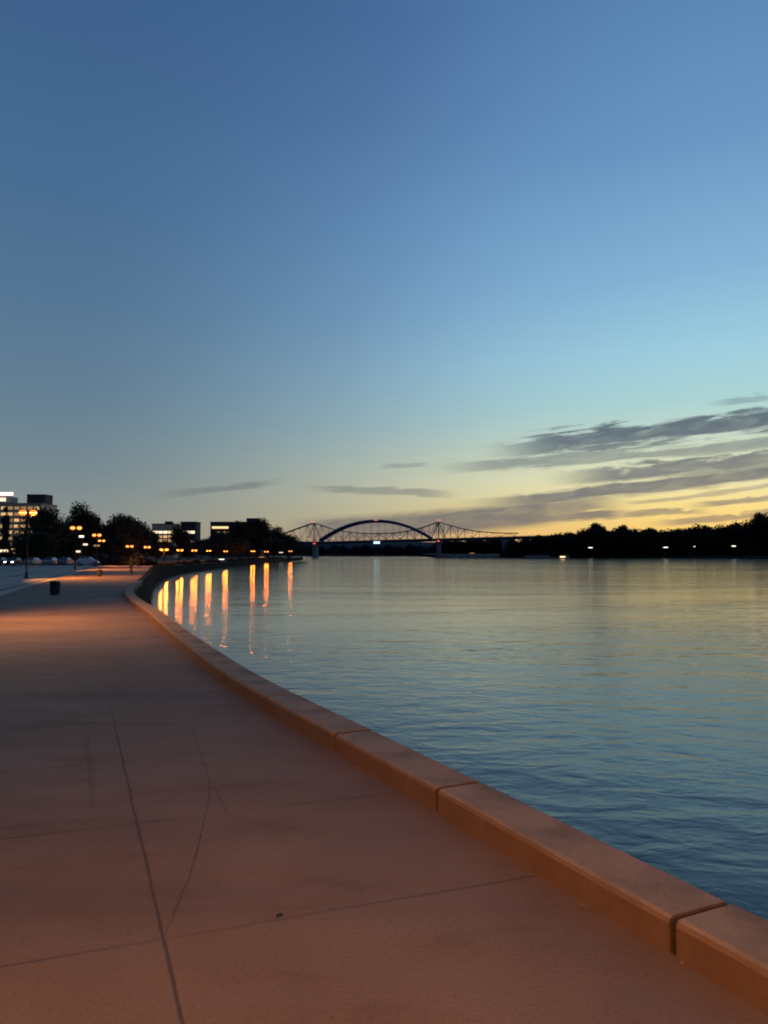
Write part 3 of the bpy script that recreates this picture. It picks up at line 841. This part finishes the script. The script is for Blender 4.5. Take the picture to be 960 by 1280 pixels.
def deck_y(px):
    for (a, b), (c, d) in zip(dk[:-1], dk[1:]):
        if a <= px <= c: return b+(d-b)*(px-a)/(c-a)
    return dk[-1][1]
def arch_y(px):
    t = (px-470)/(71. if px < 470 else 68.5); return 651.2+(24.8 if px < 470 else 21.8)*abs(t)**2.05
for off in (.6, DW-.6):
    pts = [A(px, arch_y(px))+back*off for px in range(399, 540, 4)]
    m = MB(); m.tube(pts, [2.0]*len(pts), 6, True, False); rb = m.build('arch_rib', M['steelblue'], ab)
    for px in range(409, 535, 9):
        q = A(px, arch_y(px))+back*off; e = A(px, deck_y(px))+back*off
        MB().bar(e, q, .22).build('hanger', M['steelblue'], rb)
m = MB()
for px in range(415, 530, 10):
    q = A(px, arch_y(px)); m.bar(q+back*.6, q+back*(DW-.6), .7)
m.build('arch_bracing', M['steelblue'], ab)
def pier(px, wpx, P, parent, mt, off0=-.5, off1=DW+.5, top=None):
    a = P(px, 675 if top is None else top); w_ = wpx*.97; z1 = a.z-2.8; g_ = parent.location
    m = MB()
    cen = a+back*(off0+off1)/2
    rz = math.atan2(dirn.y, dirn.x)
    zb = WZ-2-g_.z
    m.box((cen.x, cen.y, z1-.9), (w_*1.5, off1-off0, 1.8), rz)
    m.box((cen.x, cen.y, (z1-1.8+zb+3)/2), (w_, (off1-off0)*.8, z1-1.8-zb-3), rz)
    m.box((cen.x, cen.y, zb+2), (w_*1.6, (off1-off0)*1.05, 4.6), rz)
    return m.build('pier', mt, parent)
pier(393, 4.2, A, ab, M['pier'], top=677.6); pier(548, 4.6, A, ab, M['pier'], top=673.5); pier(631, 6.5, A, ab, M['pier'], top=671.5); pier(318, 5, A, ab, M['pier'], top=679.6)
def dot(P, px, py, w_, h_, mt, nm, parent, off=-.7):
    c = P(px, py)+back*off; m = MB(); m.box(c, (w_, .7, h_), math.atan2(dirn.y, dirn.x)); return m.build(nm, mt, parent)
dot(A, 393, 679.3, 2.8, .7, M['red'], 'navigation_light', ab); dot(A, 548, 676.2, 2.8, .7, M['red'], 'navigation_light', ab)
dot(A, 471, 678.2, 7.5, 2.6, M['cyan'], 'lit_sign', ab)
dot(A, 470, 650.2, 5, .9, M['redsoft'], 'beacon', ab)
for px in (352, 385, 417, 500, 566, 588, 612, 661, 669, 712, 757):
    q = A(px, deck_y(px)); m = MB(); m.bar(q, q+Vector((0,0,4.2)), .16); m.bar(q+Vector((0,0,4.2)), q+Vector((0,0,4.2))+back*1.5, .12)
    lp = m.build('lamp_post', M['iron'], ab)
    k = MB(); k.box(q+Vector((0,0,4.0))+back*.5, (1.9,.6,.5), math.atan2(dirn.y, dirn.x)); k.build('lamp_head', M['pinkl'], lp)

# truss bridge behind
TL, TR = (-300,1045), (260,965)
tb = empty('truss_bridge', (bridge_pt(393,697,TL,TR).x, bridge_pt(393,697,TL,TR).y, 0)); tag(tb, 'older cantilever truss bridge with two peaked towers behind the arch', 'bridge')
tbi = Vector(tb.location)
T = lambda px, py: bridge_pt(px, py, TL, TR)-tbi
tdk = [(q[0], q[1]-.6) for q in dk]
deck(tdk, T, 0, 9, 2., 1, 'deck', M['girder'], tb)
def lerp_tab(tab, x):
    for (a, b), (c, d) in zip(tab[:-1], tab[1:]):
        if a <= x <= c: t = (x-a)/(c-a); return b+(d-b)*t
    return tab[-1][1]
chord = [(300,672),(330,671),(353,667),(370,661),(384,656),(392,653.5),(400,656),(412,660.5),(430,664.5),(450,666.5),(470,667),(495,666),(515,663),(532,658),(548,652),(562,656.5),(576,660.5),(592,663.5),(610,665.5),(630,666.3),(650,666.5)]
low = lambda px: lerp_tab(tdk, px)-.2
for off in (.4, 8.6):
    m = MB(); xs_ = list(range(312, 650, 6))
    for i in range(len(xs_)-1):
        m.bar(T(xs_[i], lerp_tab(chord, xs_[i]))+back*off, T(xs_[i+1], lerp_tab(chord, xs_[i+1]))+back*off, 1.0)
    m.build('upper_chord', M['truss'], tb)
    m = MB()
    xs_ = list(range(320, 648, 9))
    for i, px in enumerate(xs_):
        a = T(px, lerp_tab(chord, px))+back*off; b = T(px, low(px))+back*off
        m.bar(a, b, .34)
        if i+1 < len(xs_):
            nx_ = xs_[i+1]
            if i % 2: m.bar(a, T(nx_, low(nx_))+back*off, .34)
            else: m.bar(b, T(nx_, lerp_tab(chord, nx_))+back*off, .34)
    m.build('web', M['truss'], tb)
    for px, y_ in ((392,653.5),(548,652)):
        m = MB(); a = T(px, y_)+back*off
        for dx in (-9,9): m.bar(a, T(px+dx, low(px))+back*off, .6)
        m.bar(a, T(px, low(px))+back*off, .8); m.build('tower_leg', M['truss'], tb)
m = MB()
for px in range(320, 645, 18):
    a = T(px, lerp_tab(chord, px)); m.bar(a+back*.4, a+back*8.6, .3)
m.build('sway_bracing', M['truss'], tb)
for px, t_ in ((392,676.8),(548,672.8)): pier(px, 4.2, T, tb, M['pier'], 0, 9, top=t_)
dot(T, 391, 652.3, 6, .8, M['redsoft'], 'beacon', tb); dot(T, 549, 650.2, 6, .8, M['redsoft'], 'beacon', tb)

# ------------------------------------------------------------------ boats moored at the right bank
def make_boat(label, loc, rz, L, sign=1):
    r = empty('moored_boat', loc, rz); tag(r, label, 'boat', 'boats moored along the far bank')
    hull = MB(); prof = [(-.5,.30),(-.3,.36),(.1,.36),(.35,.24),(.5,.02)]; vs = []; fs = []
    for x, w_ in prof: vs += [(x*L,-w_*L*.45,1.15+.5*max(0,x)),(x*L,w_*L*.45,1.15+.5*max(0,x)),(x*L*.96,w_*L*.3,-.3),(x*L*.96,-w_*L*.3,-.3)]
    for i in range(4):
        for k in range(4): a = 4*i+k; b = 4*i+(k+1) % 4; fs.append((a,a+4,b+4,b))
    fs += [(0,1,2,3),(19,18,17,16)]
    hull.add(vs, fs).build('hull', mat('boat_hull', (.33,.35,.38), .4, vary=.1), r)
    c = MB(); c.box((-.1*L,0,2.1),(L*.62,L*.26,1.8)); cab = c.build('cabin', mat('boat_cabin', (.42,.44,.47), .5, vary=.1), r, bevel=.1)
    for s_ in (-1,1):
        for k in range(4): MB().box((-.1*L+(k-1.5)*L*.14, s_*(L*.13+.02), 2.3),(L*.10,.05,.7)).build('window', M['glassdark'], cab)
    MB().box((-.1*L,0,3.1),(L*.68,L*.30,.16)).build('roof', mat('boat_roof', (.4,.42,.45), .5, vary=.1), r)
    return r
for i, (px, L, lb_) in enumerate([(577,11,'pale moored boat nearest the right bridge pier'),(593,12,'pale moored boat second from the bridge pier'),(608,11,'pale moored boat third from the bridge pier'),
        (662,15,'long pale boat left of the boat with the orange light'),(681,15,'long pale boat in the middle of the far moorings'),(703,13,'pale boat showing an orange light at the water line')]):
    q = on(px, 697.8 if px < 640 else 698.6, WZ)
    o = make_boat(lb_, (q.x, q.y, WZ), R(random.uniform(-8,8)+(180 if i % 2 else 0)), L)
    if px == 703: MB().box((0,-2.4 if i % 2 == 0 else 2.4,1.7),(4.2,.4,.7)).build('deck_light', glow('orange_boat_light',(1,.6,.3),3.5), o)
# lights on the right bank
def bank_light(px, py, Y, lab, mt, w_=3.2):
    q = at(px, py, Y); r = empty('bank_lamp', (q.x, Y, 0)); tag(r, lab, 'lamp', 'small lights on the far right bank')
    MB().bar((0,0,-1.5),(0,0,q.z),.25).build('pole', M['iron'], r); MB().box((0,-.3,q.z),(w_,.5,.8)).build('lamp_head', mt, r)
bank_light(738,684.6,800,'small white lamp below the bushy treetop on the far bank',M['whitel'],4)
bank_light(832,684.2,795,'small white lamp in the middle of the dark right bank',M['whitel'],4.5)
bank_light(868,683.2,795,'faint small lamp right of the middle lamp on the dark bank',M['pinkl'],1.6)
bank_light(917,682.6,790,'small white lamp toward the right edge of the dark bank',M['whitel'],4)
bank_light(590,691.5,855,'faint orange lamp behind the moored boats',M['wino'],5)

# ------------------------------------------------------------------ buildings on the left
def building(label, px0, px1, top, Y, depth, mt, name='building'):
    a, b = at(px0, top, Y), at(px1, top, Y); z0 = -.2
    r = empty(name, ((a.x+b.x)/2, Y, z0)); tag(r, label, 'building')
    W_, H_ = b.x-a.x, a.z-z0
    MB().box((0,depth/2,H_/2),(W_,depth,H_)).build('wall', mt, r)
    return r, W_, H_
def add_roof(r, W_, H_, depth, mt):
    MB().box((0,depth/2,H_+.25),(W_+.6,depth+.6,.5)).build('roof', mt, r)
def add_win(r, x, z, w_, h_, mt):
    f = MB().box((x,-.03,z),(w_+.24,.10,h_+.24)).build('window', M['darkwall'], r)
    MB().box((x,-.10,z),(w_,.05,h_)).build('pane', mt, f)
random.seed(21)
r, W_, H_ = building('pale hotel block with rows of warm lit windows and a roof sign, left edge', -34, 52, 630, 380, 18, M['paleconc'], 'hotel')
add_roof(r, W_, H_, 18, M['greywall'])
x52 = W_/2
for fl in range(8):
    z = H_-2.0-3.0*fl
    for k in range(10):
        x = x52-2.2-k*3.3
        mt_ = random.choice([M['winw'],M['winw'],M['wino'],M['wino'],M['glassdark']]) if fl else random.choice([M['winw'],M['wino']])
        if z > 1.5: add_win(r, x, z, 2.5, 1.5, mt_)
ph = MB().box((x52-4.0,7,H_+2.6),(9.0,9,4.2)).build('plant_room', M['penthouse'], r)
MB().box((x52-4.0,7,H_+4.85),(9.5,9.5,.3)).build('plant_room_roof', M['darkwall'], ph)
tw = MB().box((x52-25,6,H_+2.0),(15,12,4.0)).build('upper_storey', M['greywall'], r)
sg = MB().box((x52-20.5,-.6,H_+5.0),(13,.5,1.5)).build('roof_sign', M['signp'], r)
for dx in (-5,0,5): MB().bar((x52-20.5+dx,.0,H_+3.9),(x52-20.5+dx,.0,H_+5.0),.3).build('sign_post', M['darkwall'], sg)
MB().box((x52-21.5,-.2,H_+2.2),(7.5,.3,1.6)).build('lit_band', M['winb'], tw)

r, W_, H_ = building('pale building with a bright lit top-floor band above the path lamps', 190, 217, 655.5, 450, 14, M['paleconc'])
add_roof(r, W_, H_, 14, M['darkwall'])
for k in range(4): add_win(r, -W_/2+1.9+k*3.0, H_-4.6, 2.6, 1.5, M['winb'] if k < 3 else M['winy'])
for fl in range(2):
    for k in range(4): add_win(r, -W_/2+1.9+k*3.0, H_-7.2-2.3*fl, 2.3, 1.5, M['winw'] if fl == 0 or k % 2 else M['wino'])
MB().box((2,6,H_+1.2),(4,4,1.5)).build('plant_room', M['darkwall'], r)

r, W_, H_ = building('narrow dark tower with one white lit band near its top', 226, 245, 653, 470, 12, M['darkwall'])
add_roof(r, W_, H_, 12, M['darkwall'])
for k in range(3): add_win(r, -W_/2+1.8+k*2.8, H_-6.0, 2.4, 1.6, M['winb'])
for fl in range(3):
    for k in range(3): add_win(r, -W_/2+1.8+k*2.8, H_-9.2-2.7*fl, 2.2, 1.3, M['wino'] if (k+fl) % 3 == 0 else M['glassdark'])

r, W_, H_ = building('wide dark flat-roofed building with a yellow lit strip at its top left', 263, 326, 653, 540, 16, M['darkwall'])
add_roof(r, W_, H_, 16, M['darkwall'])
sgn = MB().box((-W_/2+7.0,-.2,H_-3.6),(11.5,.3,1.5)).build('lit_sign', M['winy'], r)
for k in range(9): add_win(r, -W_/2+2.4+k*3.7, H_-7.0, 2.4, 1.3, M['wino'] if k in (1,2,3,8) else M['glassdark'])
MB().box((W_/2-6.5,6,H_+1.8),(8,8,2.6)).build('plant_room', M['darkwall'], r)

# low shop row behind the road with street-level lights
r, W_, H_ = building('low dark street-level building with a few bright lights behind the hedge', -20, 92, 684, 215, 10, M['darkwall'])
add_roof(r, W_, H_, 10, M['darkwall'])
def shoplight(px, py, w_, mt):
    q = at(px, py, 215); MB().box((q.x-r.location.x, -.25, q.z-r.location.z),(w_,.3,.62)).build('lit_window', mt, r)
shoplight(5,688.5,2.4,M['winb']); shoplight(23,686.8,3.6,M['winy']); shoplight(21,690.5,1.8,M['wino']); shoplight(40,690,1.6,M['wino'])
def wall_lamp(px, py, Y, lab, mt, w_):
    q = at(px, py, Y); o = empty('path_light', (q.x, Y, gz(Y))); tag(o, lab, 'lamp', 'small pale lights among the dark left trees')
    MB().bar((0,.1,0),(0,.1,q.z-gz(Y)),.09).build('pole', M['iron'], o); MB().box((0,-.1,q.z-gz(Y)),(w_,.3,.36)).build('lamp_head', mt, o)
wall_lamp(102,670.6,160,'pale light just below the second amber lamp',M['whitel'],.9)
wall_lamp(107,680.6,160,'pale light, middle of three stacked below the second amber lamp',M['pinkl'],.8)
wall_lamp(98,689.3,160,'pale light, lowest of three stacked below the second amber lamp',M['pinkl'],.8)
wall_lamp(121,682,165,'faint pale light under the two close amber lamps',M['wino'],1.2)
wall_lamp(277,699.3,300,'white light low on the bank over the fifth golden reflection',M['whitel'],2.2)
wall_lamp(327,696.3,380,'dim low light under the pair of path lamps',M['wino'],2.4)
wall_lamp(351,690.6,450,'dim light beside the last amber lamp',M['pinkl'],2.6)

# ------------------------------------------------------------------ cars
def car(label, loc, rz, paint, lights=False, tall=0, mod=None):
    r = empty('parked_car', loc, rz); tag(r, label, 'car', 'cars parked at the end of the road')
    side = [(-2.15,.45),(-2.2,.75),(-2.05,.95),(-1.7,1.0),(-1.15,1.42+tall),(.35,1.45+tall),(1.05,1.0),(1.95,.88),(2.2,.68),(2.2,.42),(1.9,.28),(-1.9,.28)]
    vs = []; fs = []
    for sx in (-1,1):
        for x, z in side: vs.append((x, sx*(.86 if z < 1.1 else .66), z))
    n = len(side)
    for k in range(n): b = (k+1) % n; fs.append((k, b, b+n, k+n))
    fs += [tuple(range(n-1,-1,-1)), tuple(range(n, 2*n))]
    MB().add(vs, fs).build('body', paint, r, bevel=.06, seg=2)
    g = M['cglass']
    for sx in (-1,1):
        q = [(-1.45,sx*.80,1.02),(-1.08,sx*.700,1.37+tall),(-.42,sx*.700,1.39+tall),(-.42,sx*.80,1.02)]; MB().add([(a, y*1.012, z) for a,y,z in q], [(0,1,2,3)]).build('side_window', g, r)
        q = [(-.34,sx*.80,1.02),(-.34,sx*.70,1.39+tall),(.28,sx*.70,1.39+tall),(.85,sx*.80,1.02)]; MB().add([(a, y*1.012, z) for a,y,z in q], [(0,1,2,3)]).build('side_window', g, r)
        for x in (-1.35,1.35):
            wv = MB(); wv.tube([(x,sx*.70,.33),(x,sx*.88,.33)],[.33,.33],16); wh = wv.build('wheel', M['tyre'], r)
            MB().tube([(x,sx*.87,.33),(x,sx*.895,.33)],[.2,.19],12).build('rim', M['rim'], wh)
        MB().box((2.16,sx*.62,.68),(.12,.36,.16)).build('headlight', M['headl'] if lights else M['rim'], r)
        MB().box((-2.14,sx*.66,.80),(.12,.26,.16)).build('tail_light', M['taill'] if lights == 2 else mat('tail_lens',(.25,.02,.02),.3), r)
    MB().add([(.42,-.6,1.42+tall),(.42,.6,1.42+tall),(1.03,.74,1.03),(1.03,-.74,1.03)], [(0,1,2,3)]).build('windscreen', g, r).location = (.015,0,.015)
    MB().add([(-1.2,-.6,1.40+tall),(-1.2,.6,1.40+tall),(-1.67,.74,1.03),(-1.67,-.74,1.03)], [(0,3,2,1)]).build('rear_window', g, r).location = (-.015,0,.015)
    return r
white = mat('white_car_paint', (.75,.74,.72), .3, vary=.04); silver = mat('silver_car_paint', (.42,.43,.44), .3, metal=.3, vary=.05); grey = mat('grey_car_paint', (.22,.23,.24), .3, vary=.05); pale = mat('cream_car_paint', (.55,.53,.48), .3, vary=.05); blk = mat('dark_car_paint', (.03,.03,.035), .25, vary=.1)
def put_car(px, Y, rz, lab, paint, lights=False, tall=0):
    q = at(px, 700, Y); return car(lab, (q.x, Y, -.11), R(rz), paint, lights, tall)
c1 = put_car(110, 141, 4, 'white car standing side-on where the road meets the walk', white, 1, .12)
put_car(82, 146, 96, 'grey car just left of the white side-on car', grey)
put_car(64, 146, 92, 'silver car between the grey car and the cream car', silver)
put_car(42, 147, 88, 'cream car right of the car with its headlights on', pale)
put_car(17, 140, -86, 'dark car with its headlights on, facing the walk', blk, 1)
put_car(1, 143, 90, 'dark car with red tail lights at the left edge', blk, 2)

# ------------------------------------------------------------------ camera and render settings
cam = bpy.data.cameras.new('camera'); co = bpy.data.objects.new('camera', cam); COL.objects.link(co)
co.location = (0,0,EYE); co.rotation_euler = (PI/2+PITCH, 0, 0)
cam.sensor_fit = 'VERTICAL'; cam.sensor_height = 34.6; cam.lens = 34.6*F/1280
cam.clip_start = .05; cam.clip_end = 20000
S.camera = co
S.view_settings.view_transform = 'Standard'; S.view_settings.look = 'None'; S.view_settings.exposure = 0; S.view_settings.gamma = 1
S.render.engine = 'CYCLES'
cy = S.cycles
cy.use_denoising = True; cy.denoiser = 'OPENIMAGEDENOISE'
cy.max_bounces = 5; cy.diffuse_bounces = 2; cy.glossy_bounces = 3; cy.transparent_max_bounces = 6; cy.sample_clamp_indirect = 6; cy.sample_clamp_direct = 0
cy.filter_width = 1.9
